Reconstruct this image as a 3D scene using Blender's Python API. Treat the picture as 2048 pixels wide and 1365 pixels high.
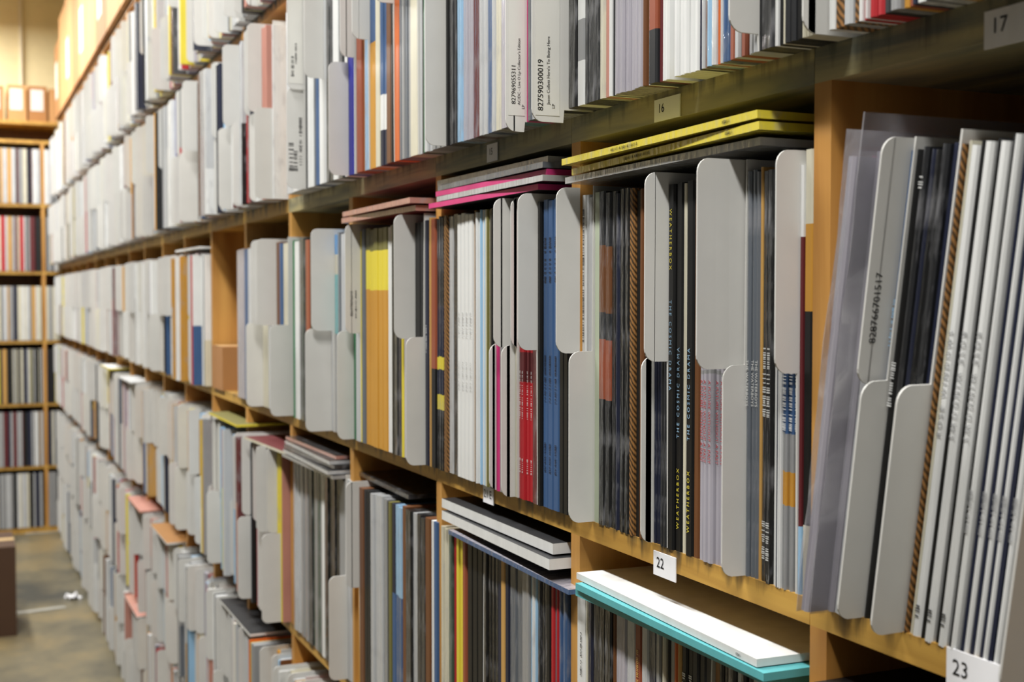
import bpy, math, random
from mathutils import Matrix, Vector, noise

for o in list(bpy.data.objects):
    bpy.data.objects.remove(o)
S = bpy.context.scene
COL = S.collection

# ------------------------------------------------------------------ camera
F = 2534.0            # focal length in pixels of a 2048-wide frame
D = 0.5585            # camera to shelf front
ZC = 1.365            # camera height
TH = math.atan(1114 / F)
CT, ST, TT = math.cos(TH), math.sin(TH), math.tan(TH)
PITCH = math.atan(92.5 / F)
cam_d = bpy.data.cameras.new('camera')
cam = bpy.data.objects.new('camera', cam_d)
COL.objects.link(cam)
cam_d.sensor_width = 36.0
cam_d.lens = F / 2048 * 36
cam.location = (0, -D, ZC)
fw = Vector((-CT * math.cos(PITCH), ST * math.cos(PITCH), -math.sin(PITCH)))
cam.rotation_euler = fw.to_track_quat('-Z', 'Y').to_euler()
cam_d.clip_start = 0.02
cam_d.dof.use_dof = True
cam_d.dof.focus_distance = 1.13
cam_d.dof.aperture_fstop = 8.8
S.camera = cam

# ------------------------------------------------------------------ world, lights, exposure
W = bpy.data.worlds.new('world'); S.world = W
W.use_nodes = True
bg = W.node_tree.nodes['Background']
bg.inputs[0].default_value = (1.0, 1.0, 0.99, 1)
bg.inputs[1].default_value = 0.06
TUBES = [(-0.05, -0.78, 1.0), (-2.05, -0.78, 1.0), (-4.05, -0.78, 1.05), (-6.05, -0.78, 1.15), (-7.35, -0.78, 0.75)]
TUBE_Z = 3.02
TUBE_W = 58.0
S.view_settings.view_transform = 'Standard'
S.view_settings.look = 'None'
S.view_settings.gamma = 1
S.view_settings.use_curve_mapping = False
S.view_settings.exposure = 0.0

# ------------------------------------------------------------------ helpers
def X_at(px, y=0.0):
    d = D + y
    return d * TT - F * d / (CT * CT) / (px + 90)

def px_of(X, y=0.0):
    d = D + y
    return F * d / (CT * (-X * CT + d * ST)) - 90

def y_for(px, X):
    q = px + 90
    return q * (-X) * CT * CT / (F - q * ST * CT) - D

def Z_at(px, py, y=0.0):
    return ZC + (590 - py) * (D + y) / (CT * (px + 90))

def lin(c):
    c = c / 255
    return c / 12.92 if c <= 0.04045 else ((c + 0.055) / 1.055) ** 2.4

PAL = dict(blk=(11, 11, 12), chr=(34, 35, 38), nav=(24, 30, 54), wht=(222, 223, 222), crm=(208, 203, 182),
           gry=(146, 147, 148), lgr=(190, 192, 194), sla=(98, 104, 112), red=(176, 28, 38), pnk=(212, 55, 125),
           sal=(184, 130, 116), brn=(108, 66, 34), org=(206, 100, 34), tan=(196, 152, 84), yel=(222, 204, 62),
           och=(196, 142, 52), blu=(58, 90, 134), lbl=(150, 190, 222), dbl=(22, 26, 140), tea=(92, 178, 184),
           grn=(28, 112, 68), olv=(112, 108, 56), lil=(172, 168, 178), mar=(96, 32, 36), kra=(158, 112, 62),
           pgr=(186, 196, 172), dgn=(60, 82, 70), cya=(60, 140, 205), rbr=(150, 78, 52))
WORD = dict(blk='black', chr='charcoal', nav='navy', wht='white', crm='cream', gry='grey', lgr='light grey',
            sla='slate', red='red', pnk='pink', sal='salmon', brn='brown', org='orange', tan='tan', yel='yellow',
            och='ochre', blu='blue', lbl='pale blue', dbl='deep blue', tea='teal', grn='green', olv='olive',
            lil='lilac grey', mar='maroon', kra='kraft', pgr='pale green', dgn='dark green', cya='bright blue',
            rbr='rust')
ONES = ['', 'first', 'second', 'third', 'fourth', 'fifth', 'sixth', 'seventh', 'eighth', 'ninth', 'tenth', 'eleventh', 'twelfth',
        'thirteenth', 'fourteenth', 'fifteenth', 'sixteenth', 'seventeenth', 'eighteenth', 'nineteenth']
TENS = {20: 'twent', 30: 'thirt', 40: 'fort', 50: 'fift', 60: 'sixt'}
def ordi(n):
    if n < 20: return ONES[n]
    t = TENS[n // 10 * 10]
    return t + 'ieth' if n % 10 == 0 else t + 'y-' + ONES[n % 10]

MATS = {}
def nt(name):
    m = bpy.data.materials.new(name); m.use_nodes = True
    n = m.node_tree.nodes; l = m.node_tree.links
    return m, n, l, n['Principled BSDF']

def mat_col(key, kind='p'):
    k = (key, kind)
    if k in MATS: return MATS[k]
    c = PAL[key]
    m, n, l, b = nt(f'sleeve_{key}_{kind}')
    rgb = tuple(lin(v) for v in c) + (1,)
    tc = n.new('ShaderNodeTexCoord')
    nz = n.new('ShaderNodeTexNoise'); nz.inputs['Scale'].default_value = 60
    nz.inputs['Detail'].default_value = 4
    mp = n.new('ShaderNodeMapping'); mp.inputs['Scale'].default_value = (1, 1, 0.25)
    l.new(tc.outputs['Object'], mp.inputs[0]); l.new(mp.outputs[0], nz.inputs['Vector'])
    mx = n.new('ShaderNodeMixRGB'); mx.inputs[1].default_value = tuple(v * 0.82 for v in rgb[:3]) + (1,)
    mx.inputs[2].default_value = tuple(min(1, v * 1.1 + 0.004) for v in rgb[:3]) + (1,)
    l.new(nz.outputs['Fac'], mx.inputs[0]); l.new(mx.outputs[0], b.inputs['Base Color'])
    b.inputs['Roughness'].default_value = 0.45
    if kind == 'w':
        b.inputs['Coat Weight'].default_value = 1.0
        b.inputs['Coat Roughness'].default_value = 0.08
        n2 = n.new('ShaderNodeTexNoise'); n2.inputs['Scale'].default_value = 90
        n2.inputs['Detail'].default_value = 5
        m2 = n.new('ShaderNodeMapping'); m2.inputs['Scale'].default_value = (1.6, 1, 0.35)
        l.new(tc.outputs['Object'], m2.inputs[0]); l.new(m2.outputs[0], n2.inputs['Vector'])
        bp = n.new('ShaderNodeBump'); bp.inputs['Strength'].default_value = 0.9
        bp.inputs['Distance'].default_value = 0.004
        l.new(n2.outputs['Fac'], bp.inputs['Height'])
        l.new(bp.outputs[0], b.inputs['Coat Normal'])
        # cloudy film over the print
        mw = n.new('ShaderNodeMixRGB'); mw.inputs[2].default_value = (0.33, 0.33, 0.35, 1)
        rp = n.new('ShaderNodeValToRGB'); rp.color_ramp.elements[0].position = 0.52
        rp.color_ramp.elements[1].position = 0.72; rp.color_ramp.elements[1].color = (0.45, 0.45, 0.45, 1)
        l.new(n2.outputs['Fac'], rp.inputs[0]); l.new(rp.outputs[0], mw.inputs[0])
        l.new(mx.outputs[0], mw.inputs[1]); l.new(mw.outputs[0], b.inputs['Base Color'])
    if kind == 'c':      # corrugated edge
        wv = n.new('ShaderNodeTexWave'); wv.inputs['Scale'].default_value = 110
        wv.bands_direction = 'DIAGONAL'; wv.inputs['Distortion'].default_value = 2.5
        l.new(tc.outputs['Object'], wv.inputs[0])
        mw = n.new('ShaderNodeMixRGB'); mw.inputs[2].default_value = (0.035, 0.02, 0.008, 1)
        l.new(wv.outputs['Fac'], mw.inputs[0]); l.new(mx.outputs[0], mw.inputs[1])
        l.new(mw.outputs[0], b.inputs['Base Color'])
    MATS[k] = m
    return m

def mat_plain(name, rgb, rough=0.6, spec=0.5):
    if name in MATS: return MATS[name]
    m, n, l, b = nt(name)
    tc = n.new('ShaderNodeTexCoord'); nz = n.new('ShaderNodeTexNoise')
    nz.inputs['Scale'].default_value = 25; nz.inputs['Detail'].default_value = 5
    l.new(tc.outputs['Object'], nz.inputs['Vector'])
    c = tuple(lin(v) for v in rgb)
    mx = n.new('ShaderNodeMixRGB'); mx.inputs[1].default_value = tuple(v * 0.93 for v in c) + (1,)
    mx.inputs[2].default_value = tuple(min(1, v * 1.06) for v in c) + (1,)
    l.new(nz.outputs['Fac'], mx.inputs[0]); l.new(mx.outputs[0], b.inputs['Base Color'])
    b.inputs['Roughness'].default_value = rough
    b.inputs['Specular IOR Level'].default_value = spec
    MATS[name] = m
    return m

def mat_wood(name, a, b_, scale, dark=None):
    m, n, l, b = nt(name)
    tc = n.new('ShaderNodeTexCoord'); mp = n.new('ShaderNodeMapping')
    mp.inputs['Scale'].default_value = scale
    oi = n.new('ShaderNodeObjectInfo'); add = n.new('ShaderNodeVectorMath')
    cb = n.new('ShaderNodeCombineXYZ'); mu = n.new('ShaderNodeMath'); mu.operation = 'MULTIPLY'
    mu.inputs[1].default_value = 9.0
    l.new(oi.outputs['Random'], mu.inputs[0])
    for i in range(3): l.new(mu.outputs[0], cb.inputs[i])
    l.new(tc.outputs['Object'], add.inputs[0]); l.new(cb.outputs[0], add.inputs[1])
    l.new(add.outputs[0], mp.inputs[0])
    nz = n.new('ShaderNodeTexNoise'); nz.inputs['Scale'].default_value = 6
    nz.inputs['Detail'].default_value = 7; nz.inputs['Distortion'].default_value = 0.6
    l.new(mp.outputs[0], nz.inputs['Vector'])
    rp = n.new('ShaderNodeValToRGB')
    rp.color_ramp.elements[0].position = 0.34; rp.color_ramp.elements[1].position = 0.66
    rp.color_ramp.elements[0].color = tuple(lin(v) for v in a) + (1,)
    rp.color_ramp.elements[1].color = tuple(lin(v) for v in b_) + (1,)
    l.new(nz.outputs['Fac'], rp.inputs[0])
    out = rp.outputs[0]
    if dark:            # darker tone in ragged streaks, stronger towards the top of the board
        sp = n.new('ShaderNodeSeparateXYZ'); l.new(tc.outputs['Object'], sp.inputs[0])
        m2 = n.new('ShaderNodeMapping'); m2.inputs['Scale'].default_value = (1.0, 0.1, 0.12)
        l.new(add.outputs[0], m2.inputs[0])
        n2 = n.new('ShaderNodeTexNoise'); n2.inputs['Scale'].default_value = 75
        n2.inputs['Detail'].default_value = 5
        l.new(m2.outputs[0], n2.inputs['Vector'])
        ma = n.new('ShaderNodeMath'); ma.operation = 'MULTIPLY_ADD'
        ma.inputs[1].default_value = dark[0]; ma.inputs[2].default_value = dark[1]
        l.new(sp.outputs['Z'], ma.inputs[0])
        ad = n.new('ShaderNodeMath'); ad.operation = 'ADD'
        l.new(ma.outputs[0], ad.inputs[0]); l.new(n2.outputs['Fac'], ad.inputs[1])
        r2 = n.new('ShaderNodeValToRGB')
        r2.color_ramp.elements[0].position = 0.5; r2.color_ramp.elements[1].position = 0.78
        l.new(ad.outputs[0], r2.inputs[0])
        mx = n.new('ShaderNodeMixRGB'); mx.inputs[2].default_value = tuple(lin(v) for v in dark[2]) + (1,)
        l.new(r2.outputs[0], mx.inputs[0]); l.new(out, mx.inputs[1]); out = mx.outputs[0]
    l.new(out, b.inputs['Base Color'])
    b.inputs['Roughness'].default_value = 0.5
    bp = n.new('ShaderNodeBump'); bp.inputs['Strength'].default_value = 0.15
    bp.inputs['Distance'].default_value = 0.001
    l.new(nz.outputs['Fac'], bp.inputs['Height']); l.new(bp.outputs[0], b.inputs['Normal'])
    return m

WOOD_B = mat_wood('pine_board', (172, 128, 54), (204, 160, 76), (0.5, 5, 9), (14, -0.14, (52, 44, 30)))
WOOD_D = mat_wood('pine_divider', (178, 124, 58), (206, 154, 80), (7, 4, 0.5))
WOOD_U = mat_wood('pine_board_streaky', (196, 132, 62), (216, 156, 84), (0.5, 5, 9), (26, -0.12, (40, 38, 36)))
WOOD_K = mat_wood('stained_board', (104, 108, 98), (176, 164, 120), (0.7, 5, 10), (9, -0.16, (58, 62, 58)))
WOOD_F = mat_wood('back_panel', (120, 82, 40), (142, 98, 50), (4, 4, 0.6))
CARD = mat_plain('divider_plastic', (206, 205, 201), 0.55, 0.3)
STICK = mat_plain('sticker_paper', (212, 211, 205), 0.6, 0.3)
TAG = mat_plain('tag_paper', (240, 240, 244), 0.6, 0.3)
INK = mat_plain('black_ink', (22, 22, 24), 0.6, 0.2)

def film_mat():
    m = bpy.data.materials.new('clear_film'); m.use_nodes = True
    n = m.node_tree.nodes; l = m.node_tree.links; n.clear()
    out = n.new('ShaderNodeOutputMaterial')
    tr = n.new('ShaderNodeBsdfTransparent'); tr.inputs[0].default_value = (0.95, 0.95, 0.96, 1)
    gl = n.new('ShaderNodeBsdfGlossy'); gl.inputs['Roughness'].default_value = 0.15
    df = n.new('ShaderNodeBsdfDiffuse'); df.inputs[0].default_value = (0.62, 0.61, 0.65, 1)
    m1 = n.new('ShaderNodeMixShader'); m2 = n.new('ShaderNodeMixShader')
    m1.inputs[0].default_value = 0.35
    tc = n.new('ShaderNodeTexCoord'); nz = n.new('ShaderNodeTexNoise')
    nz.inputs['Scale'].default_value = 14; nz.inputs['Detail'].default_value = 5
    l.new(tc.outputs['Object'], nz.inputs['Vector'])
    rp = n.new('ShaderNodeMapRange'); rp.inputs[1].default_value = 0.3; rp.inputs[2].default_value = 0.75
    rp.inputs[3].default_value = 0.16; rp.inputs[4].default_value = 0.55
    l.new(nz.outputs['Fac'], rp.inputs[0]); l.new(rp.outputs[0], m2.inputs[0])
    l.new(df.outputs[0], m1.inputs[1]); l.new(gl.outputs[0], m1.inputs[2])
    l.new(tr.outputs[0], m2.inputs[1]); l.new(m1.outputs[0], m2.inputs[2])
    l.new(m2.outputs[0], out.inputs[0])
    return m
FILM = film_mat()

def link(name, me, parent=None, loc=(0, 0, 0), rot=(0, 0, 0)):
    o = bpy.data.objects.new(name, me); COL.objects.link(o)
    o.location = loc; o.rotation_euler = rot
    if parent: o.parent = parent
    return o

def tag(o, label=None, cat=None, group=None, kind=None):
    if label: o['label'] = label
    if cat: o['category'] = cat
    if group: o['group'] = group
    if kind: o['kind'] = kind
    return o

def box_geo(x0, x1, y0, y1, z0, z1):
    v = [(x0, y0, z0), (x1, y0, z0), (x1, y1, z0), (x0, y1, z0), (x0, y0, z1), (x1, y0, z1), (x1, y1, z1), (x0, y1, z1)]
    f = [(0, 3, 2, 1), (4, 5, 6, 7), (0, 1, 5, 4), (1, 2, 6, 5), (2, 3, 7, 6), (3, 0, 4, 7)]
    return v, f

def mesh(name, v, f, mats, idx=None):
    me = bpy.data.meshes.new(name); me.from_pydata(v, [], f)
    for m in mats: me.materials.append(m)
    if idx: me.polygons.foreach_set('material_index', idx)
    me.update()
    return me

def box(name, x0, x1, y0, y1, z0, z1, m, parent=None, loc=(0, 0, 0), rot=(0, 0, 0)):
    v, f = box_geo(x0, x1, y0, y1, z0, z1)
    return link(name, mesh(name, v, f, [m]), parent, loc, rot)

def ticks(spec, size):
    # '~7 4': print too small to read, as rows of plain strokes, one word per number
    g = random.Random(spec); v = []; f = []; x = 0.0; a = size * 0.56
    for n in spec[1:].split():
        for _ in range(int(n)):
            h = size * 0.7 * g.choice([0.75, 0.85, 1.0])
            for q in range(g.choice([1, 2])):
                o = len(v); x0 = x + q * a * 0.45; x1 = x0 + a * g.choice([0.22, 0.3])
                v += [(x0, -h / 2, 0), (x1, -h / 2, 0), (x1, h / 2, 0), (x0, h / 2, 0)]; f.append((o, o + 1, o + 2, o + 3))
            x += a
        x += a * 0.8
    me = bpy.data.meshes.new('print'); me.from_pydata([(p[0] - x / 2, p[1], 0) for p in v], [], f)
    return me

def text(body, size, m, parent, loc, ax, ay, name='lettering', squeeze=1.0):
    if body[0] == '~':
        me = ticks(body, size); me.materials.append(m)
        R = Matrix((Vector(ax) * squeeze, Vector(ay), Vector(ax).cross(Vector(ay)))).transposed()
        me.transform(R.to_4x4())
        return link('print', me, parent, loc)
    cu = bpy.data.curves.new('t', 'FONT'); cu.body = body; cu.size = size
    cu.align_x = 'CENTER'; cu.align_y = 'CENTER'; cu.resolution_u = 2
    t = bpy.data.objects.new('t', cu); COL.objects.link(t)
    me = bpy.data.meshes.new_from_object(t)
    bpy.data.objects.remove(t); bpy.data.curves.remove(cu)
    me.materials.clear(); me.materials.append(m)
    ax = Vector(ax); ay = Vector(ay); az = ax.cross(ay)
    R = Matrix((ax * squeeze, ay, az)).transposed()
    me.transform(R.to_4x4())
    return link(name, me, parent, loc)

DOWN = ((0, 0, -1), (1, 0, 0)); UP = ((0, 0, 1), (-1, 0, 0))      # on a spine (faces -y)
CUP = ((0, 0, 1), (0, -1, 0))                                     # on a card face (+x)

# ------------------------------------------------------------------ structure of the room
XW = -8.25
def floor_mat():
    m, n, l, b = nt('concrete_floor')
    tc = n.new('ShaderNodeTexCoord')
    n1 = n.new('ShaderNodeTexNoise'); n1.inputs['Scale'].default_value = 1.3; n1.inputs['Detail'].default_value = 8
    n1.inputs['Roughness'].default_value = 0.65
    l.new(tc.outputs['Object'], n1.inputs['Vector'])
    rp = n.new('ShaderNodeValToRGB')
    e = rp.color_ramp.elements
    e[0].position = 0.36; e[0].color = tuple(lin(v) for v in (66, 66, 60)) + (1,)
    e[1].position = 0.62; e[1].color = tuple(lin(v) for v in (140, 122, 86)) + (1,)
    k = e.new(0.5); k.color = tuple(lin(v) for v in (112, 104, 82)) + (1,)
    l.new(n1.outputs['Fac'], rp.inputs[0]); l.new(rp.outputs[0], b.inputs['Base Color'])
    b.inputs['Roughness'].default_value = 0.38
    return m
box('floor', XW, 3.0, -3.4, 0.75, -0.1, 0, floor_mat())['kind'] = 'structure'
box('wall_back', XW - 0.12, XW, -3.4, 0.75, 0, 3.6, mat_plain('cream_wall', (236, 222, 176), 0.8))['kind'] = 'structure'
box('wall_right', XW, 3.0, 0.5, 0.62, 0, 3.6, mat_plain('cream_wall', (236, 222, 176), 0.8))['kind'] = 'structure'
box('ceiling', XW - 0.12, 3.0, -3.4, 0.62, 3.6, 3.7, mat_plain('ceiling_paint', (225, 222, 212), 0.9))['kind'] = 'structure'
# conduit on the back wall
v, f = [], []
for i in range(10):
    a = i * math.tau / 10
    for z in (2.0, 3.6): v.append((XW + 0.014 + 0.013 * math.cos(a), -0.17 + 0.013 * math.sin(a), z))
for i in range(10):
    j = (i + 1) % 10; f.append((2 * i, 2 * j, 2 * j + 1, 2 * i + 1))
tag(link('conduit_pipe', mesh('conduit_pipe', v, f, [mat_plain('conduit_paint', (226, 214, 184), 0.5)])),
    'pale vertical conduit pipe on the cream back wall', 'pipe')

# fluorescent fixtures over the aisle
EM = bpy.data.materials.new('tube_glow'); EM.use_nodes = True
EM.node_tree.nodes['Principled BSDF'].inputs['Emission Color'].default_value = (1, 0.96, 0.9, 1)
EM.node_tree.nodes['Principled BSDF'].inputs['Emission Strength'].default_value = 4
for i, (tx, ty, tp) in enumerate(TUBES):
    e = bpy.data.objects.new('ceiling_light', None); COL.objects.link(e); e.location = (tx, ty, TUBE_Z)
    tag(e, f'white fluorescent batten over the aisle, {ordi(i + 1)} from the near end', 'ceiling light', 'aisle lights')
    box('housing', -0.62, 0.62, -0.09, 0.09, 0.03, 0.09, mat_plain('white_enamel', (225, 225, 222), 0.4), e)
    box('tube', -0.6, 0.6, -0.02, 0.02, -0.012, 0.028, EM, e)
    box('hanger', -0.008, 0.008, -0.008, 0.008, 0.09, 3.6 - TUBE_Z, mat_plain('white_enamel', (225, 225, 222), 0.4), e)
    ld = bpy.data.lights.new('tube_light', 'AREA'); ld.shape = 'RECTANGLE'
    ld.size = 1.2; ld.size_y = 0.14; ld.energy = TUBE_W * tp; ld.color = (1, 0.99, 0.955)
    lo = bpy.data.objects.new('tube_light', ld); COL.objects.link(lo); lo.parent = e; lo.location = (0, 0, -0.02)

# ------------------------------------------------------------------ the long shelving
PITCHX = 0.385; TW = 0.019; DEP = 0.34
def XL(k): return -0.739 - PITCHX * k
BOARDS = {4: (0.975, 0.994), 3: (0.534, 0.553), 2: (0.149, 0.174), 1: (-0.237, -0.218), 0: (-0.622, -0.603),
          -1: (-1.007, -0.988), -2: (-1.365, -1.33)}
ROWS = {3: 0.994, 2: 0.553, 1: 0.174, 0: -0.218, -1: -0.603, -2: -0.988, -3: -1.33}
CEIL = {3: 1.6, 2: 0.975, 1: 0.534, 0: 0.149, -1: -0.237, -2: -0.622, -3: -1.007}
NC = 18
sh = bpy.data.objects.new('shelving_unit', None); COL.objects.link(sh); sh.location = (XL(9), 0, 0)
tag(sh, 'long wall of orange pine pigeonhole shelving filled with records', 'shelving')
OX = XL(9)
for bi, (zb, zt) in BOARDS.items():
    m0 = WOOD_U if bi >= 3 else WOOD_B
    me = None
    for k in range(-1, NC + 1):
        m = WOOD_K if (bi == 2 and k <= 4) else m0
        v, f = box_geo(0, PITCHX - 0.0006, 0, DEP, 0, zt - zb)
        if me is None or me.materials[0] != m: me = mesh('shelf_board', v, f, [m])
        link('shelf_board', me, sh, (XL(k) - OX, 0, ZC + zb))
dme = {}
for r, zb in ROWS.items():
    if r == 3: continue
    h = CEIL[r] - zb
    if round(h, 3) not in dme:
        v, f = box_geo(0, TW, 0, DEP, 0, h)
        dme[round(h, 3)] = mesh('divider_panel', v, f, [WOOD_D])
    for k in range(-1, NC + 1):
        link('divider_panel', dme[round(h, 3)], sh, (XL(k) - OX, 0, ZC + zb))
v, f = box_geo(XL(NC) - OX, XL(-1) + TW - OX, DEP, DEP + 0.008, 0, ZC + 0.994)
link('back_panel', mesh('back_panel', v, f, [WOOD_F]), sh)

# number tags
for txt, px, y, py0, w, h, ts in [('16', 1308, -0.0008, 204, 0.042, 0.019, 0.011), ('17', 1962, -0.0008, 30, 0.045, 0.022, 0.013),
                              ('15', 975, -0.0008, 292, 0.030, 0.020, 0.011), ('21 E', 967, -0.0008, 973, 0.030, 0.019, 0.013),
                              ('22', 1310, -0.0008, 1104, 0.037, 0.021, 0.013), ('23', 1903, -0.0008, 1300, 0.050, 0.025, 0.014)]:
    x = X_at(px, y); zt = Z_at(px, py0, y)
    t = box('number_tag', 0, w, -0.0006, 0.0004, -h, 0, TAG, sh, (x - OX, y, zt))
    text(txt, ts, INK, t, (0.012 if txt != '21 E' else 0.014, -0.0009, -h * 0.45), (1, 0, 0), (0, 0, 1))

# ------------------------------------------------------------------ records and cards
def sleeve_mesh(w, h, cols, kind='p', d=0.312):
    # cols: list of (fraction from the top, colour); the print of the spine changes with height
    if isinstance(cols, str): cols = [(1.0, cols)]
    zs = [h] + [h * (1 - c[0]) for c in cols]
    zs[-1] = 0
    v = []; f = []; idx = []
    b = min(0.0016, w * 0.33)
    prof = [(0, b), (b, 0), (w - b, 0), (w, b), (w, d), (0, d)]
    for z in zs: v += [(x, y, z) for x, y in prof]
    np_ = len(prof)
    for s in range(len(cols)):
        a, c = s * np_, (s + 1) * np_
        for i in range(np_):
            j = (i + 1) % np_
            f.append((c + i, c + j, a + j, a + i)); idx.append(s)
    f.append(tuple(range(np_))); idx.append(0)
    e = len(cols) * np_
    f.append(tuple(reversed(range(e, e + np_)))); idx.append(len(cols) - 1)
    return v, f, idx, [mat_col(c[1], kind) for c in cols]

def card_mesh(p, z0, z1, H=0.322, d=0.3, bend=0.0, r=0.011):
    t = 0.0016
    def rise(dist):
        dist = max(0.0, min(r, dist)); return r - math.sqrt(max(0, r * r - (r - dist) ** 2))
    cols = [(d, 0.0, H), (0.0, 0.0, H)]
    ys = [-0.001, -p * 0.3, -p * 0.6] + [-p + r * q for q in (0.9, 0.6, 0.35, 0.15, 0.04, 0.0)]
    for y in ys:
        if y > -0.0005: continue
        k = rise(p + y)
        cols.append((y, z0 + k, z1 - k))
    v = []; f = []
    for y, a, b in cols:
        bx = bend * (min(y, 0) / 0.05) ** 2
        v += [(bx, y, a), (bx, y, b), (bx + t, y, a), (bx + t, y, b)]
    for i in range(len(cols) - 1):
        a, b = 4 * i, 4 * i + 4
        f += [(a, b, b + 1, a + 1), (a + 2, a + 3, b + 3, b + 2), (a, a + 2, b + 2, b), (a + 1, b + 1, b + 3, a + 3)]
    n = 4 * (len(cols) - 1)
    f += [(0, 1, 3, 2), (n, n + 2, n + 3, n + 1)]
    return v, f

STUFF_R = dict(v=[], f=[], i=[], m=[])
STUFF_C = dict(v=[], f=[])
def add_stuff(B, v, f, loc, idx=None, mats=None):
    o = len(B['v']); B['v'] += [(a + loc[0], b + loc[1], c + loc[2]) for a, b, c in v]
    B['f'] += [tuple(q + o for q in p) for p in f]
    if mats:
        mp = []
        for m in mats:
            if m not in B['m']: B['m'].append(m)
            mp.append(B['m'].index(m))
        B['i'] += [mp[i] for i in idx]

ROWNAME = {3: 'top shelf', 2: 'high shelf', 1: 'upper shelf', 0: 'middle shelf', -1: 'lower shelf', -2: 'low shelf', -3: 'bottom shelf'}
def cellname(r, k): return f'{ordi(k + 1)} compartment from right, {ROWNAME[r]}'

COUNT = {}
def nth(r, k, what):
    COUNT[(r, k, what)] = COUNT.get((r, k, what), 0) + 1
    return COUNT[(r, k, what)]

rnd = random.Random(5)
SPECS = []
def record(r, k, X0, X1, cols, kind='p', y=0.0, lean=0.0, txt=None, h=None, solo=True):
    w = max(0.0014, X1 - X0 - 0.0006)
    h = h or 0.3125 + rnd.uniform(-0.0015, 0.003)
    y = y + rnd.uniform(-0.0015, 0.002)
    loc = (X0, y, ZC + ROWS[r])
    if not solo:
        v, f, idx, mats = sleeve_mesh(w, h, cols, kind)
        add_stuff(STUFF_R, v, f, loc, idx, mats); return
    pa, pb = px_of(X0, y), px_of(X1, y)
    q = CT * (pb + 90) / (D + y)
    top = max(0, 590 - (ROWS[r] + h) * q); bot = min(1365, 590 - ROWS[r] * q)
    area = max(0, min(2048, pb) - pa) * max(0, bot - top) * (3 if txt else 1) * (3 if lean else 1)
    SPECS.append((area, r, k, loc, w, h, cols, kind, lean, txt, nth(r, k, 'rec')))

def build_records(limit):
    order = sorted(range(len(SPECS)), key=lambda i: -SPECS[i][0])
    keep = set(i for i in order[:limit] if SPECS[i][0] > 0)
    for i, (area, r, k, loc, w, h, cols, kind, lean, txt, n) in enumerate(SPECS):
        v, f, idx, mats = sleeve_mesh(w, h, cols, kind)
        if i not in keep:
            if lean:
                v = [tuple(Matrix.Rotation(lean, 3, 'Y') @ Vector(p)) for p in v]
            add_stuff(STUFF_R, v, f, loc, idx, mats)
            continue
        o = link('record_sleeve', mesh('record_sleeve', v, f, mats, idx), None, loc, (0, lean, 0))
        cl = [cols] if isinstance(cols, str) else [c[1] for c in cols]
        words = []
        for c in cl:
            if WORD[c] not in words: words.append(WORD[c])
        thing = 'cardboard mailer' if kind == 'c' else 'record sleeve'
        for m_ in (2, 1):
            lb = f'{" and ".join(words[:m_])} {thing}, {ordi(n)} from left, {cellname(r, k)}'
            if len(lb.replace('-', ' ').split()) <= 16: break
        tag(o, lb, 'record', 'upright records on the shelves')
        for t in (txt or []):
            body, size, zc_, col, way = t[:5]
            text(body, size, mat_col(col) if col != 'ink' else INK, o, (w / 2, -0.0006, zc_), *(DOWN if way == 'd' else UP),
                 squeeze=t[5] if len(t) > 5 else 1.0)

def card(r, k, X, p, tab, y=0.0, lean=0.0, solo=True, lab=None, z=None, bend=0.0, H=0.322, extra=''):
    if z is None: z = (0.161, H) if tab == 'U' else (0.0, 0.164)
    v, f = card_mesh(p, z[0], z[1], H, bend=bend)
    loc = (X - 0.0018, y, ZC + ROWS[r])
    if not solo:
        add_stuff(STUFF_C, v, f, loc); return None
    o = link('divider_card', mesh('divider_card', v, f, [CARD]), None, loc, (0, lean, 0))
    n = nth(r, k, 'card')
    tag(o, f'grey {"upper" if tab == "U" else "lower"}-tab divider card, {ordi(n)} from left, {cellname(r, k)}',
        'divider card', 'plastic divider cards between the records')
    if lab:                       # positions across the tab are fractions from its front edge
        f0, f1, z0, z1, lines = lab
        host, off = o, 0.0017 + bend
        if f1 > f0:
            host = box('sticker', 0, 0.0003, -p * (1 - f0), -p * (1 - f1), z0, z1, STICK, o, (off, 0, 0)); off = 0.0004
        for body, size, fr, zz in lines:
            text(body, size, INK, host, (off + 0.0002, -p * (1 - fr), zz), *CUP)
    return o

def run(r, k, start, items, y=0.0):
    """items left to right: ('C', px_left, tab, {..}) a card whose right border is the running pixel,
       or (px_end, colours, opts)."""
    px = start
    for q, it in enumerate(items):
        slot = 0.0022 if q + 1 < len(items) and items[q + 1][0] == 'C' else 0.0
        if it[0] == 'C':
            X = X_at(px, y)
            o = it[3] if len(it) > 3 else {}
            p = max(0.008, y - y_for(it[1], X))
            card(r, k, X, min(p, 0.085), it[2], y, **o)
        elif it[0] == 'gap':
            px = it[1]
        else:
            end, cols = it[0], it[1]
            o = dict(it[2]) if len(it) > 2 else {}
            n = o.pop('n', 1)
            alt = o.pop('alt', None)
            xa, xb = X_at(px, y), X_at(end, y) - slot
            for i in range(n):
                c = cols if not alt else (cols, alt)[i % 2]
                record(r, k, xa + (xb - xa) * i / n, xa + (xb - xa) * (i + 1) / n, c, y=y, **o)
            px = end

w_ = dict(kind='w')
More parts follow.
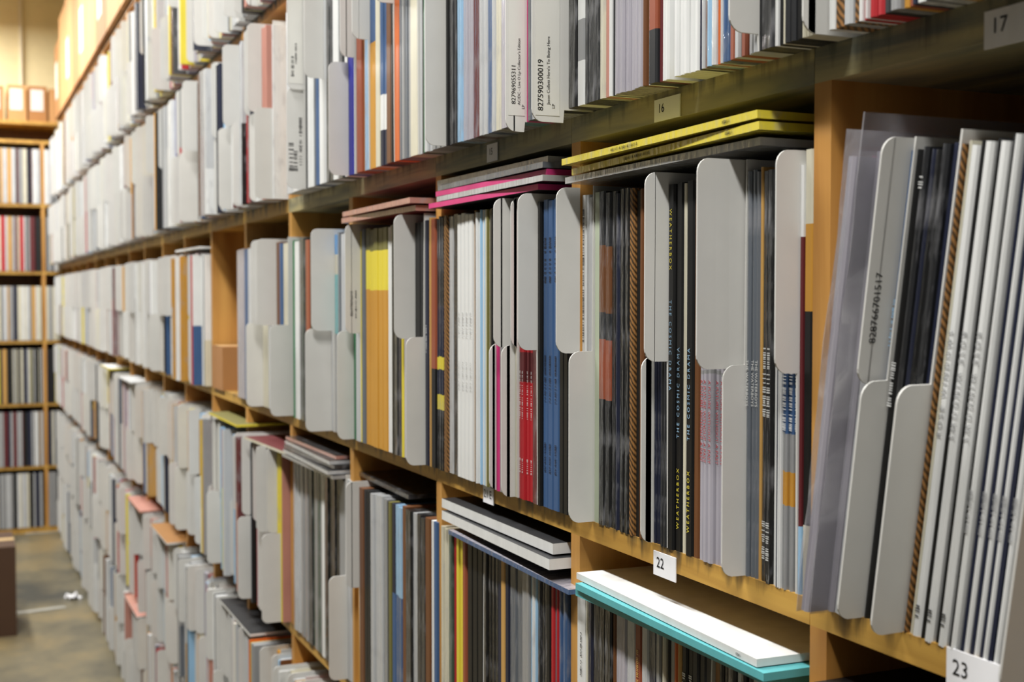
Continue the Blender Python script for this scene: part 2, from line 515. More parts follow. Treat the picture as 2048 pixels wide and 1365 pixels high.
# ---- row of tag 22 -------------------------------------------------
Y = 0.0
run(0, 1, 1150, [
    (1160, 'gry'), ('C', 1113, 'U'),
    (1169, 'wht', dict(txt=[('~14 9 6 12 8', 0.0052, 0.235, 'ink', 'd', 0.85)])),
    (1177, 'lgr'), (1187, 'lgr', dict(txt=[('PETER MURPHY   WILD BIRDS LIVE TOUR', 0.0034, 0.13, 'ink', 'd')])),
    ('C', 1139, 'L'), (1199, 'pgr'),
    (1211, [(0.16, 'chr'), (0.36, 'brn'), (0.44, 'chr'), (0.62, 'rbr'), (1, 'blk')], w_), (1222, [(0.16, 'chr'), (0.36, 'brn'), (0.44, 'chr'), (0.62, 'rbr'), (1, 'blk')], w_),
    (1232, 'blk', w_), (1238, 'nav', w_), (1241, 'lgr'), (1260, 'blk', dict(n=2, kind='w')), (1269, 'kra', dict(kind='c')), (1280, 'blk'),
    (1287, 'brn'), (1296, 'nav', dict(txt=[('sick of it all', 0.006, 0.165, 'wht', 'd')])),
    (1306, 'chr'), ('C', 1284, 'L'), (1322, 'nav', dict(n=3, kind='w')), (1338, 'chr', dict(n=2, kind='w')), ('C', 1290, 'U'),
    (1351, 'blk', dict(txt=[('W E A T H E R B O X', 0.0056, 0.265, 'yel', 'd'), ('T H E   C O S M I C   D R A M A', 0.0056, 0.175, 'lbl', 'd')])),
    (1364, 'blk', dict(txt=[('W E A T H E R B O X', 0.0056, 0.045, 'yel', 'u'), ('T H E   C O S M I C   D R A M A', 0.0056, 0.135, 'lbl', 'u')])),
    (1373, 'crm'), (1388, 'blk', dict(txt=[('W E A T H E R B O X', 0.0056, 0.045, 'yel', 'u'), ('T H E   C O S M I C   D R A M A', 0.0056, 0.135, 'lbl', 'u')])),
    (1400, 'brn'),
    (1448, [(0.5, 'lil'), (0.51, 'gry'), (1, 'lil')], dict(n=5, txt=[('A FUTURE WITHOUT A PAST', 0.0052, 0.115, 'red', 'd')])),
    (1486, 'chr', dict(n=4)), ('C', 1391, 'U', dict(bend=0.003)),
    (1493, 'blk', dict(txt=[('THE WATERBOYS', 0.0056, 0.165, 'wht', 'd')])), ('C', 1447, 'L', dict(bend=0.002)),
    (1516, 'sla', dict(n=3, kind='w', txt=[('THE WATERBOYS', 0.0045, 0.15, 'wht', 'd')])), (1521, 'tan'), (1546, 'blk', dict(n=2, kind='w', txt=[('~5 10', 0.006, 0.15, 'wht', 'd'), ('~5 3', 0.006, 0.03, 'wht', 'd')])),
    (1552, 'wht'), (1566, 'nav', dict(n=6, alt='wht')), (1598, [(0.63, 'blu'), (0.72, 'gry'), (0.8, 'och'), (1, 'gry')], dict(n=5, kind='w', txt=[('~6 8 6', 0.004, 0.14, 'wht', 'd')])),
    ('C', 1551, 'U', dict(bend=0.002)),
    (1604, [(0.165, 'wht'), (0.84, 'mar'), (1, 'lbl')]), (1621, [(0.165, 'crm'), (0.36, 'och'), (0.84, 'blk'), (1, 'crm')], dict(h=0.322)),
], Y)
Y = -0.008
run(0, 2, 872, [
    (888, [(0.35, 'chr'), (0.55, 'nav'), (0.6, 'yel'), (0.7, 'nav'), (0.76, 'yel'), (1, 'blk')], dict(n=4, kind='w')), (895, 'kra', dict(kind='c')),
    (904, 'lgr', w_), (914, 'chr', w_),
    (946, 'wht', dict(n=4, txt=[('~6 5', 0.0048, 0.18, 'gry', 'd'), ('~8 4', 0.0048, 0.12, 'gry', 'd')])), (949, 'tan'), (956, 'nav', dict(n=2, alt='wht')), (970, 'wht', dict(n=4, alt='lbl')), (980, 'crm', dict(n=3, alt='olv')),
    (994, 'blk', dict(n=2)), ('C', 979, 'L'), (1000, 'pnk'), (1022, 'gry'), ('C', 988, 'U'), (1030, 'gry', dict(n=2)), ('C', 1003, 'L'),
    (1036, 'crm'), ('C', 1030, 'U'), (1064, [(0.5, 'red'), (0.6, 'mar'), (1, 'red')], dict(n=4, txt=[('~6 5 4 6', 0.004, 0.11, 'wht', 'd'), ('~7', 0.004, 0.035, 'wht', 'd')])),
    (1076, 'mar', w_), ('C', 1036, 'U', dict(bend=0.002)), (1083, 'blk'),
    (1116, 'blu', dict(n=3, txt=[('~4 6', 0.008, 0.25, 'nav', 'd'), ('~6 8', 0.006, 0.13, 'nav', 'd'), ('~9', 0.006, 0.05, 'nav', 'd')])), (1135, 'blk', dict(n=2)),
], Y)
Y = -0.01
run(0, 3, 700, [
    (706, 'gry'), ('C', 674, 'L', dict(bend=0.002)), (713, 'grn'), (721, 'lgr'),
    ('C', 691, 'U', dict(lab=(0.2, 0.2, 0, 0, [('886970096010', 0.0062, 0.42, 0.205), ('~9 4 6', 0.0036, 0.7, 0.205)]))),
    (724, 'yel'), (731, 'sla'), (776, [(0.1, 'olv'), (0.28, 'yel'), (1, 'och')], dict(n=5)), (784, 'wht', dict(n=2)), (790, 'blk'), (797, 'chr', w_),
    (804, 'nav', w_), (808, 'yel'), (829, 'lil'), ('C', 789, 'U'), (840, 'blk'), (849, 'blk'), ('C', 812, 'L'), (856, 'nav', dict(txt=[('~4 8', 0.005, 0.16, 'wht', 'd')])), (860, 'tan'), (869, [(0.6, 'rbr'), (1, 'blk')]),
], Y)
run(0, 4, 586, [
    (589, 'grn'), (597, 'wht'), (613, 'chr', dict(n=3, kind='w')), (620, 'rbr'), (626, 'dgn'), (660, 'gry', dict(n=3)), ('C', 610, 'L', dict(bend=0.002)), (667, 'lgr'), ('C', 623, 'U'),
    (675, [(0.1, 'cya'), (0.2, 'crm'), (0.5, 'tea'), (1, 'gry')], w_), (680, 'sla', w_), (698, 'lgr', dict(n=2)),
], Y)
run(0, 5, 502, [
    (505, 'blu'), (512, 'lgr'), (524, 'gry', dict(n=2)), ('C', 492, 'L'), (538, 'crm'), ('C', 503, 'U'), (552, 'lgr', dict(n=2)), ('C', 514, 'U'), (560, [(0.5, 'brn'), (1, 'tan')]), (565, 'blu'), (577, 'crm'), ('C', 540, 'L'),
], Y)
run(0, 6, 474, [(488, 'lil', dict(n=3, kind='w')), (497, 'blu', dict(n=2)), (503, 'lgr', dict(n=2))], -0.008)
# compartment of tag 23: everything leans to the right
LEAN = math.radians(8.6)
def lean_rec(p0, p1, cols, **o): return record(0, 0, X_at(p0), X_at(p1), cols, lean=LEAN, **o)
def lean_card(px, pl, tab, **o):
    X = X_at(px); card(0, 0, X, -y_for(pl, X), tab, lean=LEAN, **o)
def bag(p0, w, y, label, h=0.325, seed=1):
    v, f = [], []
    ny, nz_ = 9, 14
    for s in (0, 1):
        for j in range(nz_ + 1):
            for i in range(ny + 1):
                yy = i / ny; z = j / nz_ * h
                n_ = noise.noise(Vector((yy * 3 + seed * 7, z * 14, s * 3.1 + seed))) * 0.004
                xx = w * (s if i else 0.5) + n_ * (0.4 + 0.6 * (1 - yy))
                v.append((xx, yy * 0.3 + 0.4 * n_ * (i == 0), z - 0.004 * (1 - yy) * (j == 0)))
    q = (ny + 1) * (nz_ + 1)
    for s in (0, 1):
        for j in range(nz_):
            for i in range(ny):
                a = s * q + j * (ny + 1) + i
                f.append((a, a + 1, a + ny + 2, a + ny + 1))
    for j in range(nz_):
        a = j * (ny + 1); f.append((a, a + ny + 1, q + a + ny + 1, q + a))
    o = link('poly_bag', mesh('poly_bag', v, f, [FILM]), None, (X_at(p0, y), y, ZC + ROWS[0] + 0.004), (0, LEAN, 0))
    for p in o.data.polygons: p.use_smooth = True
    tag(o, label, 'plastic bag', 'clear record bags in the compartment of tag 23')
bag(px_of(-0.716, -0.030), 0.004, -0.030, 'empty clear plastic record bag against the divider left of tag 23', seed=1)
lean_rec(1650, 1654, 'lil', kind='w'); lean_rec(1655, 1659, 'pnk', kind='w'); lean_rec(1661, 1676, 'lil', kind='w', y=-0.024)
bag(px_of(-0.707, -0.026), 0.006, -0.026, 'cloudy clear bag round white sleeves left of the long number card', h=0.335, seed=2)
lean_rec(1677, 1690, 'lil', kind='w', y=-0.01); lean_rec(1690, 1712, 'lgr', kind='w', y=-0.006)
lean_rec(1712, 1716, 'pnk')
lean_card(1718, 1668, 'U', lab=(0.2, 0.2, 0, 0, [('828766701517', 0.0078, 0.42, 0.212)]))
lean_rec(1719, 1728, 'blu', txt=[('~6 5', 0.005, 0.2, 'lbl', 'd')])
lean_card(1730, 1679, 'L', bend=0.002)
lean_rec(1731, 1742, 'blk', txt=[('~9', 0.006, 0.16, 'wht', 'd')]); lean_rec(1743, 1754, 'chr', kind='w', txt=[('~3', 0.006, 0.29, 'wht', 'd')])
lean_rec(1755, 1766, 'nav', kind='w'); lean_rec(1767, 1779, 'blk', kind='w'); lean_rec(1780, 1794, 'chr', kind='w'); lean_rec(1795, 1810, 'nav')
lean_card(1813, 1745, 'L', bend=0.004)
lean_rec(1814, 1821, 'kra', kind='c'); lean_rec(1822, 1828, 'crm')
px = 1829
for i in range(3):
    lean_rec(px, px + 17, 'wht', txt=[('R O S E   W I N D O W S', 0.0062, 0.165, 'gry', 'u' if i == 0 else 'd'), ('~3', 0.006, 0.02, 'chr', 'u')]); lean_rec(px + 17.5, px + 26.5, 'blk'); px += 27
for i in range(9):
    if i == 5:
        lean_card(px + 100, 2008, 'L'); px += 101
    lean_rec(px, px + 11, 'wht', txt=[('~5 5', 0.0045, 0.09, 'gry', 'u')]); lean_rec(px + 11.5, px + 20.5, 'nav'); px += 21

# ---- row of tag 16 -------------------------------------------------
Y = -0.03
run(1, 1, 1137, [
    (1153, 'blk', w_), (1167, [(0.75, 'wht'), (0.87, 'gry'), (1, 'wht')]), (1176, 'chr', w_), (1199, 'chr', w_), (1209, 'crm', w_), (1217, 'sal'), (1222, 'wht'), (1226, 'chr'), (1230, 'wht'),
    (1285, 'lil', dict(n=6, kind='w')), (1291, 'brn'), (1296, 'wht'), (1312, [(0.72, 'red'), (0.86, 'rbr'), (1, 'chr')]), (1319, 'mar'), (1326, 'wht'), (1333, 'wht'), ('gap', 1346),
    (1392, 'wht', dict(n=5)), (1398, 'nav'), (1404, 'lgr', w_), (1412, 'brn', w_), (1420, 'lbl', w_), (1428, 'wht', w_), (1433, 'org', w_), (1441, 'lgr', w_), (1455, 'blu', dict(n=2, kind='w')),
    (1490, 'rbr', dict(n=3, alt='lgr')), (1515, 'lgr', dict(n=3)), ('C', 1456, 'L', dict(z=(0.012, 0.322))), (1521, 'blk'), (1545, 'chr', w_), (1551, 'wht'),
    (1561, 'blk', dict(txt=[('~2 8', 0.006, 0.07, 'wht', 'd')])), (1566, 'crm'), (1576, 'chr', dict(txt=[('~3 5', 0.005, 0.07, 'wht', 'd')])), (1586, 'chr', dict(txt=[('~7', 0.005, 0.07, 'lgr', 'd')])), (1600, 'blk', dict(n=2)), (1628, 'crm', dict(n=3)), ('C', 1602, 'L'),
], Y)
run(1, 0, 1650, [
    (1662, 'wht'), (1683, 'kra', dict(kind='c')), (1700, 'lgr', w_), (1709, 'kra', dict(kind='c')), (1716, 'wht'), (1727, 'red'), (1732, 'wht'), (1760, 'red', dict(n=2)),
    (1775, 'chr', dict(txt=[('~6', 0.008, 0.03, 'wht', 'd')])), (1795, 'gry', w_), (1806, 'och'), (1818, 'rbr'), (1826, 'nav'), (1845, 'wht', w_), (1850, 'blk'), (1870, 'wht', w_), (1884, 'tan'), (1910, 'gry', w_),
    (1918, 'blu'), (1930, 'tan'), (1955, 'blk'), (1965, 'brn'), (1982, 'lgr', w_), (2060, 'blk', dict(n=4)), (2120, 'chr', dict(n=3)),
], Y)
L1 = (0.12, 0.98, 0.006, 0.13, [('827969055311', 0.0066, 0.4, 0.037), ("AC/DC - Live O Lp Collector's Edition", 0.0042, 0.68, 0.05), ('LP', 0.0042, 0.9, 0.015)])
L2 = (0.1, 0.85, -0.006, 0.125, [('827590300019', 0.0080, 0.26, 0.022), ("Jason Collett Here's To Being Here", 0.0044, 0.5, 0.036), ('LP', 0.0044, 0.66, 0.003)])
run(1, 2, 851, [
    (866, 'lgr', dict(n=2)), (893, 'gry', dict(n=3)), ('C', 852, 'L', dict(z=(0.0, 0.235))), (898, 'blk'), (915, 'chr', dict(n=3, kind='w')), (925, 'lbl', w_), (945, 'lil', dict(n=2, kind='w')), (958, 'mar', w_),
    (974, 'lgr', dict(n=2, kind='w')), (984, 'blu', w_), (992, 'lgr', w_), (1004, 'crm', w_), (1030, 'lil', dict(n=2, kind='w')), (1050, 'tea', w_), ('C', 1012, 'L', dict(lab=L1, z=(-0.010, 0.322))), (1057, 'pnk'), (1065, 'sla', w_),
    (1112, 'lgr', dict(n=4, kind='w')), (1128, 'chr', dict(n=2)), ('C', 1064, 'L', dict(lab=L2, z=(-0.012, 0.322))),
], Y)
L3 = (0.12, 0.9, 0.245, 0.32, [('~9', 0.008, 0.3, 0.285), ('~8 4', 0.005, 0.55, 0.285), ('LP', 0.005, 0.75, 0.262)])
run(1, 3, 690, [
    (698, 'wht'), ('C', 660, 'L'), (708, 'dbl'), (712, 'lgr'), ('C', 683, 'U', dict(z=(0.165, 0.322))), (716, 'chr'), (727, 'rbr'), (731, 'kra'), (740, 'lbl', w_), ('C', 707, 'U', dict(z=(0.178, 0.322))),
    (752, [(0.45, 'blu'), (1, 'och')]), (761, 'crm'), (776, [(0.7, 'blu'), (0.85, 'wht'), (1, 'nav')], dict(n=2)), (785, 'brn'), (790, 'blk'), ('C', 752, 'U', dict(z=(0.205, 0.322))),
    (800, 'org'), (822, 'sla', dict(n=4, alt='gry')), (838, 'crm'), ('C', 790, 'U', dict(lab=L3, z=(0.222, 0.322))), (843, 'lgr'), (848, 'blk'), (851, 'grn'),
], Y)
run(1, 4, 574, [
    (590, 'lgr'), (598, 'wht'), (610, 'lgr'), ('C', 576, 'L', dict(lab=(0.2, 0.2, 0, 0, [('~7', 0.012, 0.25, 0.055), ('~6', 0.011, 0.5, 0.05), ('~4 5 7', 0.008, 0.8, 0.08)]))),
    (612, 'lgr'), ('C', 578, 'U', dict(lab=(0.1, 0.9, 0.17, 0.31, [('~8', 0.0075, 0.3, 0.2), ('~12', 0.005, 0.5, 0.22)]))),
    (616, 'chr'), (629, 'wht'), (634, 'sla'), (640, 'blu'), (650, 'wht', dict(n=2)), ('C', 612, 'U'), (655, 'lgr'), (668, 'chr', dict(n=2, kind='w')), (678, 'wht'), (686, 'chr', w_),
], Y)
# ---- row below tag 22 ----------------------------------------------
Y = -0.004
run(-1, 1, 1153, [
    (1172, 'wht', dict(txt=[('~9 6', 0.005, 0.25, 'ink', 'd'), ('~8', 0.005, 0.2, 'ink', 'd')])), (1177, 'crm'), (1186, 'nav', w_), (1200, 'chr', w_), (1226, 'blk', dict(n=2, kind='w')), (1232, 'brn'), (1252, 'lil', w_), (1270, 'lgr', w_),
    (1283, 'rbr', dict(txt=[('~14', 0.006, 0.26, 'tan', 'd')])), (1297, 'lgr', w_), (1312, 'nav', w_), (1322, 'gry', w_), (1340, 'blk', dict(n=3, alt='crm')), (1351, 'gry', w_), (1358, 'org'), (1365, 'tan'),
    (1388, 'blk', dict(n=2, txt=[('~8 2 6', 0.007, 0.25, 'wht', 'd')])), (1430, 'chr', dict(n=3)), ('C', 1386, 'U', dict(z=(0.12, 0.285))), (1443, 'kra'), (1460, 'blk', dict(kind='w', n=2)), (1476, 'chr', w_), (1488, 'wht'), (1508, 'chr', dict(n=2, kind='w')),
    (1540, 'lgr', dict(n=2, kind='w')), (1575, 'gry', dict(n=3, kind='w')), (1598, 'chr', dict(n=2)),
], Y)
run(-1, 2, 882, [
    (898, 'crm', dict(n=3, kind='w')), (905, 'dgn', w_), (912, 'red'), (925, [(0.8, 'yel'), (1, 'olv')], dict(n=2)), (932, 'rbr'), (936, 'lil', w_), (968, 'blk', dict(n=3)), ('C', 934, 'L', dict(z=(0.0, 0.09))),
    (994, 'blk', dict(n=4, kind='w')), (1003, [(0.55, 'nav'), (1, 'och')]), (1012, [(0.55, 'tan'), (1, 'rbr')]), (1020, [(0.55, 'nav'), (1, 'org')]), (1046, 'sla', dict(n=2, kind='w')), (1061, 'gry', w_), (1075, 'lbl', dict(n=3, alt='wht', kind='w')), (1094, 'chr', dict(n=3, kind='w')), (1102, 'blk'),
    (1109, 'red'), (1118, 'sla', dict(n=2, alt='red')), (1134, [(0.55, 'blu'), (1, 'lgr')], dict(n=3, kind='w')),
], Y)
run(-1, 3, 712, [
    (718, 'och'), ('C', 690, 'U'), (727, 'brn'), (740, 'blk', dict(n=2)), (764, 'lgr', dict(n=4, kind='w')), (771, 'gry', w_), (777, 'chr'), (782, 'olv'), (789, [(0.4, 'nav'), (1, 'blu')]), (803, [(0.4, 'lbl'), (1, 'blu')], dict(n=2, kind='w')), (811, 'brn'),
    (822, 'blk', w_), (832, 'lgr', w_), (849, 'chr', dict(n=2, kind='w')), (859, 'brn'), (865, 'wht'), (872, 'blu'),
], Y)
run(-1, 4, 586, [
    (600, 'lgr', dict(n=3, kind='w')), (614, 'gry', dict(n=3, kind='w')), (622, 'chr', w_), (642, 'dgn', dict(n=4, kind='w', alt='gry')), (648, 'wht'), (676, 'blk', dict(n=4, kind='w')), (690, 'gry', dict(n=2)), ('C', 655, 'L'), (698, 'lgr'),
], Y)
lrow = (0, 0, 0)
run(-1, 0, 1640, [(1700, 'chr', dict(n=3, kind='w')), (1800, 'lgr', dict(n=5, kind='w')), (1950, 'blk', dict(n=6, kind='w')), (2150, 'gry', dict(n=7))], Y)

# ---- flat sleeves lying on the upright ones --------------------------
def flat(r, px, y, z, th, edge, top, label, kind='p', rz=0.0, ry=0.0, rx=0.0, w=0.313, txt=None):
    v, f = box_geo(0, w, 0, 0.313, 0, th)
    o = link('flat_record_sleeve', mesh('flat_record_sleeve', v, f, [mat_col(edge, kind), mat_col(top, kind)], [1, 1, 0, 0, 0, 0]), None,
             (X_at(px, y), y, ZC + ROWS[r] + z), (rx, ry, rz))
    tag(o, label, 'record', 'records lying flat on the upright ones')
    for body, size, xx in (txt or []):
        text(body, size, INK, o, (xx, -0.0006, th / 2), (1, 0, 0), (0, 0, 1))
    return o
T0 = 0.3245
flat(0, 1130, -0.02, T0, 0.006, 'lgr', 'gry', 'grey wrapped sleeve lying flat under two yellow records', 'w', 0.02, -0.012)
flat(0, 1143, -0.018, T0 + 0.0075, 0.006, 'yel', 'yel', 'lower of two yellow record sleeves lying flat above tag 22', 'w', -0.012, -0.02, txt=[('~8 12', 0.004, 0.13), ('~5', 0.004, 0.275)])
flat(0, 1123, -0.028, T0 + 0.0165, 0.006, 'yel', 'yel', 'upper of two yellow record sleeves lying flat above tag 22', 'w', 0.018, -0.018, txt=[('~8 12', 0.004, 0.12), ('~5', 0.004, 0.275)])
for i, (e, t, kd, px, lb) in enumerate([('pnk', 'blk', 'p', 858, 'lowest pink-edged flat sleeve above tag 21 E'), ('lgr', 'blk', 'w', 874, 'silver-edged flat sleeve just above the lowest pink one'),
                                        ('pnk', 'blk', 'p', 872, 'upper pink-edged flat sleeve in the pile above tag 21 E'), ('sla', 'chr', 'w', 876, 'slate flat sleeve just above the upper pink-edged one'),
                                        ('lgr', 'chr', 'w', 875, 'topmost grey flat sleeve in the pile above tag 21 E')]):
    flat(0, px, -0.02 + 0.003 * i, T0 + 0.0072 * i, 0.006, e, t, lb, kd, 0.012 * (-1) ** i, 0.0)
flat(0, 684, -0.03, T0, 0.007, 'sal', 'red', 'lower of two shrink-wrapped pink flat sleeves', 'w', 0.02)
flat(0, 686, -0.03, T0 + 0.009, 0.007, 'sal', 'red', 'upper of two shrink-wrapped pink flat sleeves', 'w', -0.01)
T1 = 0.316
flat(-1, 1152, -0.02, T1, 0.006, 'tea', 'tea', 'lower teal sleeve lying flat below tag 22', 'p', 0.01)
flat(-1, 1152, -0.022, T1 + 0.007, 0.006, 'tea', 'tea', 'middle teal sleeve lying flat beneath the white one', 'p', -0.015)
flat(-1, 1154, -0.015, T1 + 0.014, 0.006, 'wht', 'wht', 'white sleeve lying flat on top of two teal ones', 'p', -0.03, txt=[('~5', 0.003, 0.29)])
flat(-1, 896, -0.02, T1, 0.005, 'blu', 'lil', 'blue shrink-wrapped sleeve lying flat under two white boxes', 'w', 0.02, 0.02)
flat(-1, 883, -0.016, T1 + 0.012, 0.011, 'wht', 'chr', 'lower white-edged boxed set lying flat below tag 21 E', 'p', -0.01, 0.0)
flat(-1, 883, -0.012, T1 + 0.025, 0.011, 'wht', 'chr', 'upper white-edged boxed set lying flat below tag 21 E', 'p', 0.006, 0.0)
flat(-1, 694, 0.01, T1 + 0.008, 0.006, 'chr', 'blk', 'black sleeve lying flat in the compartment left of the white boxed sets', 'w', -0.02)
for i in range(5):
    flat(-1, 562 + 2 * i, -0.03 + 0.004 * i, T1 + 0.0065 * i, 0.0055, ['gry', 'lgr', 'chr', 'lgr', 'sal'][i], 'chr',
         f'shrink-wrapped flat sleeve, {ordi(i + 1)} from bottom of the five-sleeve pile', 'w', 0.015 * (-1) ** i)
flat(-1, 1630, -0.01, T1, 0.006, 'lgr', 'blk', 'black sleeve with silver edge lying flat below tag 23', 'w', -0.01)
flat(-1, 1634, -0.012, T1 + 0.008, 0.008, 'blk', 'blk', 'thick black sleeve lying flat on top below tag 23', 'p', 0.01)
flat(-1, 487, -0.04, T1 + 0.003, 0.005, 'crm', 'mar', 'cream-edged flat sleeve with maroon cover beside the five-sleeve pile', 'p', 0.05)
flat(-1, 416, -0.03, T1 + 0.014, 0.005, 'yel', 'olv', 'yellow flat sleeve in the row below tag 22', 'p', 0.0)
flat(-1, 236, -0.05, T1 + 0.004, 0.005, 'wht', 'lgr', 'white flat sleeve far along the row below tag 22', 'p', 0.0)
flat(-1, 200, -0.05, T1 + 0.015, 0.006, 'yel', 'wht', 'pale yellow-edged flat sleeve far along the row below tag 22', 'p', 0.0)
flat(-2, 434, -0.04, T1 + 0.004, 0.005, 'wht', 'chr', 'white-edged black flat sleeve in the second row below tag 22', 'p', 0.0)
flat(-2, 296, -0.05, T1 + 0.004, 0.005, 'wht', 'kra', 'kraft-topped flat sleeve in the second row below tag 22', 'p', 0.0)
flat(-2, 250, -0.05, T1 + 0.004, 0.006, 'sal', 'sal', 'pinkish flat sleeve in the second row below tag 22', 'p', 0.0)
flat(-3, 243, -0.05, T1 - 0.0, 0.004, 'wht', 'sal', 'white-edged flat sleeve in the bottom row', 'p', 0.0)
flat(0, 352, -0.03, T0 + 0.004, 0.005, 'wht', 'wht', 'white flat sleeve on grey cards beside the empty compartment', 'p', 0.02)

# ---- all other compartments ------------------------------------------
EXPL = {(0, k) for k in range(7)} | {(1, k) for k in range(5)} | {(-1, k) for k in range(5)}
FARC = ['lgr', 'wht', 'wht', 'gry', 'chr', 'sla', 'wht', 'lgr', 'crm', 'wht', 'blk', 'lil', 'lgr', 'sal', 'blu', 'brn', 'wht', 'och', 'nav', 'mar', 'yel', 'lbl', 'red', 'tan']
cells = []
for r in (2, 1, 0, -1, -2, -3):
    for k in range(0, NC + 1):
        if (r, k) in EXPL: continue
        xa = XL(k) + TW; zb = ROWS[r]
        pxl = px_of(xa); pyt = 590 - (zb + 0.32) * CT * (pxl + 90) / D; pyb = 590 - zb * CT * (pxl + 90) / D
        if pyb < -40 or pyt > 1400: continue
        cells.append((r, k))
cells.sort(key=lambda c: c[1])
ncard = 60
for r, k in cells:
    g = random.Random(r * 100 + k + 7)
    x = XL(k) + TW + 0.003; xe = XL(k - 1) - 0.003
    y = {1: -0.025, 2: -0.02}.get(r, -0.008)
    up = g.random() < 0.5
    while x < xe - 0.004:
        base = g.choice(FARC); kd = g.choice('ppw'); yo = y + (g.uniform(-0.012, 0.006) if g.random() < 0.6 or x > xe - 0.06 else g.uniform(-0.036, -0.015))
        for _ in range(g.randint(2, 6)):
            t = g.choice([0.003, 0.004, 0.005, 0.007, 0.009])
            if x + t > xe: break
            c = base if g.random() < 0.6 else g.choice(FARC)
            if (r, k) == (1, 7) and abs(x - XL(k) - 0.2) < 0.02: c = [(0.6, 'dbl'), (1, 'yel')]
            if (r, k) == (0, 12) and abs(x - XL(k) - 0.2) < 0.03: c = 'yel'
            if (r, k) in ((-2, 5), (-3, 4)) and abs(x - XL(k) - 0.2) < 0.03: c = 'org'
            if g.random() < 0.15: c = [(g.uniform(0.3, 0.7), c if isinstance(c, str) else 'wht'), (1, g.choice(FARC))]
            record(r, k, x, x + t, c, kd, yo, solo=False)
            x += t
        x += 0.0022
        if x > xe: break
        if g.random() < 0.3: continue
        p = g.uniform(0.014, 0.046)
        card(r, k, x, p, 'U' if up else 'L', y, solo=ncard < 300, bend=0.0)
        ncard += 1
        up = not up if g.random() < 0.8 else up
# small sleeves of the end shelving
XB = -7.71
rowsb = [-1.33, -0.978, -0.618, -0.259, 0.135, 0.518, 0.877]
g = random.Random(21)
for ri, a in enumerate(rowsb[:-1]):
    for y0, y1 in [(-0.466, -0.103), (-0.08, -0.006)]:
        y = y0
        while y < y1 - 0.005:
            t = min(g.choice([0.006, 0.009, 0.014, 0.022]), y1 - y)
            c = g.choice(['wht', 'lgr', 'crm', 'chr', 'blk', 'lgr', 'gry', 'nav', 'tan', 'chr', 'wht', 'mar', 'crm', 'gry', 'red' if ri > 2 else 'blk', 'wht', 'blk', 'olv' if ri == 2 else 'gry', 'yel' if ri in (2, 3) else 'lgr'])
            v, f, idx, mats = sleeve_mesh(t - 0.0006, 0.308, c)
            add_stuff(STUFF_R, [(-yy, xx, zz) for xx, yy, zz in v], f, (XB + 0.006, y, ZC + a), idx, mats)
            y += t
build_records(300)
me = mesh('far_record_sleeves', STUFF_R['v'], STUFF_R['f'], STUFF_R['m'], STUFF_R['i'])
tag(link('far_record_sleeves', me), 'mixed thin record sleeves filling the distant compartments', '~5', kind='stuff')
if STUFF_C['v']:
    me = mesh('far_divider_cards', STUFF_C['v'], STUFF_C['f'], [CARD])
    tag(link('far_divider_cards', me), 'pale grey divider cards crowding the most distant compartments', 'divider cards', kind='stuff')

# ------------------------------------------------------------------ cardboard boxes
KRAFT = mat_plain('kraft_board', (196, 146, 92), 0.75)
KRAFT2 = mat_plain('kraft_board_dark', (166, 116, 66), 0.75)
def carton(x, y, z, w, d, h, label, m=KRAFT, sticker=None, cat='box', flaps=False):
    e = bpy.data.objects.new('cardboard_box', None); COL.objects.link(e); e.location = (x, y, z)
    tag(e, label, cat, 'cardboard boxes')
    box('body', 0, w, 0, d, 0, h - 0.004, m, e)
    box('flap', 0, w * 0.497, 0, d, h - 0.004, h, m, e); box('flap', w * 0.503, w, 0, d, h - 0.004, h, m, e)
    box('tape', w * 0.5 - 0.025, w * 0.5 + 0.025, -0.0006, d + 0.0006, h, h + 0.0006, mat_plain('tape', (206, 176, 128), 0.3), e)
    if sticker:
        side, a0, a1, z0, z1 = sticker
        if side == 'y': box('shipping_label', a0, a1, -0.0008, 0, z0, z1, STICK, e)
        else: box('shipping_label', w, w + 0.0008, a0, a1, z0, z1, STICK, e)
    return e
zt = ZC + 0.994
g = random.Random(3)
x = XL(NC); i = 0
while x < -3.0:
    w = g.choice([0.33, 0.36, 0.42]); h = [0.40, 0.5, 0.62, 0.46, 0.66, 0.5][i % 6]
    m = KRAFT if i % 3 else KRAFT2
    carton(x, -0.02, zt, w - 0.012, 0.34, h, f'kraft cardboard box on top of the shelving, {ordi(i + 1)} from the far end', m,
           ('y', 0.05, 0.2, 0.1, 0.3) if i % 2 == 0 else None)
    x += w; i += 1
e = carton(XL(6) + TW + 0.012, -0.005, ZC + ROWS[0], 0.13, 0.3, 0.10, 'small open kraft carton at the bottom of the half-empty compartment', KRAFT2)
carton(-5.75, -0.76, 0, 0.35, 0.41, 0.36, 'brown cardboard box with painted-in shade on the floor across the aisle', mat_plain('kraft_board_shade', (70, 46, 27), 0.75))  # brown taken darker, so the shade on this box sits in its colour

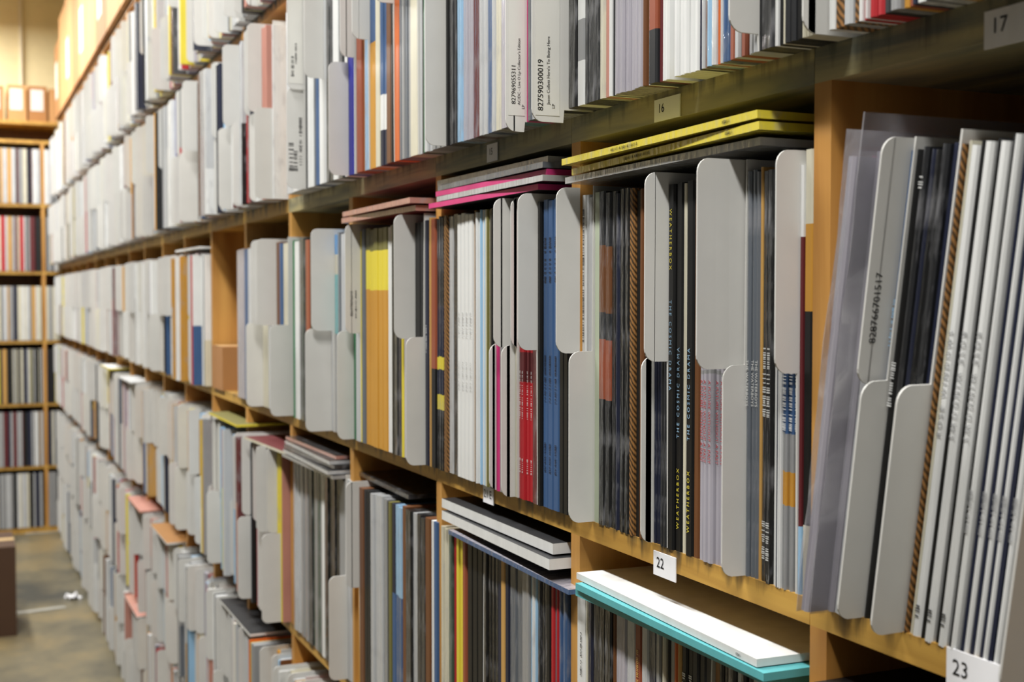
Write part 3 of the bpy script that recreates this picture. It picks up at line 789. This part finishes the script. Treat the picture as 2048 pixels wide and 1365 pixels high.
# ------------------------------------------------------------------ shelving across the far end
sb = bpy.data.objects.new('end_shelving_unit', None); COL.objects.link(sb); sb.location = (XB, 0, 0)
tag(sb, 'pine record shelving across the far end of the aisle', 'shelving')
yl, yr = -0.9, -0.004
for z in rowsb + [0.985]:
    box('shelf_board', -0.32, 0, yl, yr, -0.019, 0, WOOD_B, sb, (0, 0, ZC + z))
YD = [-0.10, -0.485, -0.87]
for a, b in zip(rowsb[:-1], rowsb[1:]):
    for yd in YD:
        box('divider_panel', -0.32, 0, 0, 0.019, 0, b - a - 0.019, WOOD_D, sb, (0, yd, ZC + a))
box('back_panel', -0.328, -0.32, yl, yr, 0.0, ZC + 0.985, WOOD_F, sb)
box('plinth', -0.32, -0.002, yl, yr, 0, ZC - 1.349, WOOD_B, sb)
for i, (yy, w, z, h, s) in enumerate([(-0.44, 0.15, 0.985, 0.19, 1), (-0.27, 0.1, 0.985, 0.20, 1), (-0.16, 0.1, 0.985, 0.20, 1), (-0.05, 0.045, 0.985, 0.19, 0)]):
    carton(XB - 0.3, yy, ZC + z, 0.29, w, h, f'kraft box on top of the end shelving, {ordi(i + 1)} from left', KRAFT if i % 2 else KRAFT2, ('x', 0.012, w - 0.02, 0.06, h - 0.02) if s else None)

# ------------------------------------------------------------------ scraps on the floor
def scrap(px, py, w, d, h, label, rz, m=TAG):
    z = F * ZC / (py - 590); lat = (px - 1024) / F * z
    X = -z * CT + lat * ST; y = -D + z * ST + lat * CT
    y = min(y, -0.09)
    v = []; f = []
    n = 5
    for j in range(n + 1):
        for i in range(n + 1):
            v.append(((i / n - 0.5) * w, (j / n - 0.5) * d, 0.001 + h * abs(noise.noise(Vector((i * 0.7, j * 0.6, px))))))
    for j in range(n):
        for i in range(n):
            a = j * (n + 1) + i; f.append((a, a + 1, a + n + 2, a + n + 1))
    tag(link('paper_scrap', mesh('paper_scrap', v, f, [m]), None, (X, y, 0.0), (0, 0, rz)), label, 'paper')
scrap(182, 1198, 0.07, 0.05, 0.05, 'crumpled white paper scrap on the floor by the shelving', 0.4)
scrap(90, 1068, 0.05, 0.24, 0.004, 'flat pale paper strip on the floor by the end shelving', 0.1, mat_plain('worn_paper', (150, 148, 140)))
scrap(75, 1226, 0.05, 0.2, 0.004, 'pale paper strip on the floor halfway along the aisle', 0.15, mat_plain('worn_paper', (150, 148, 140)))
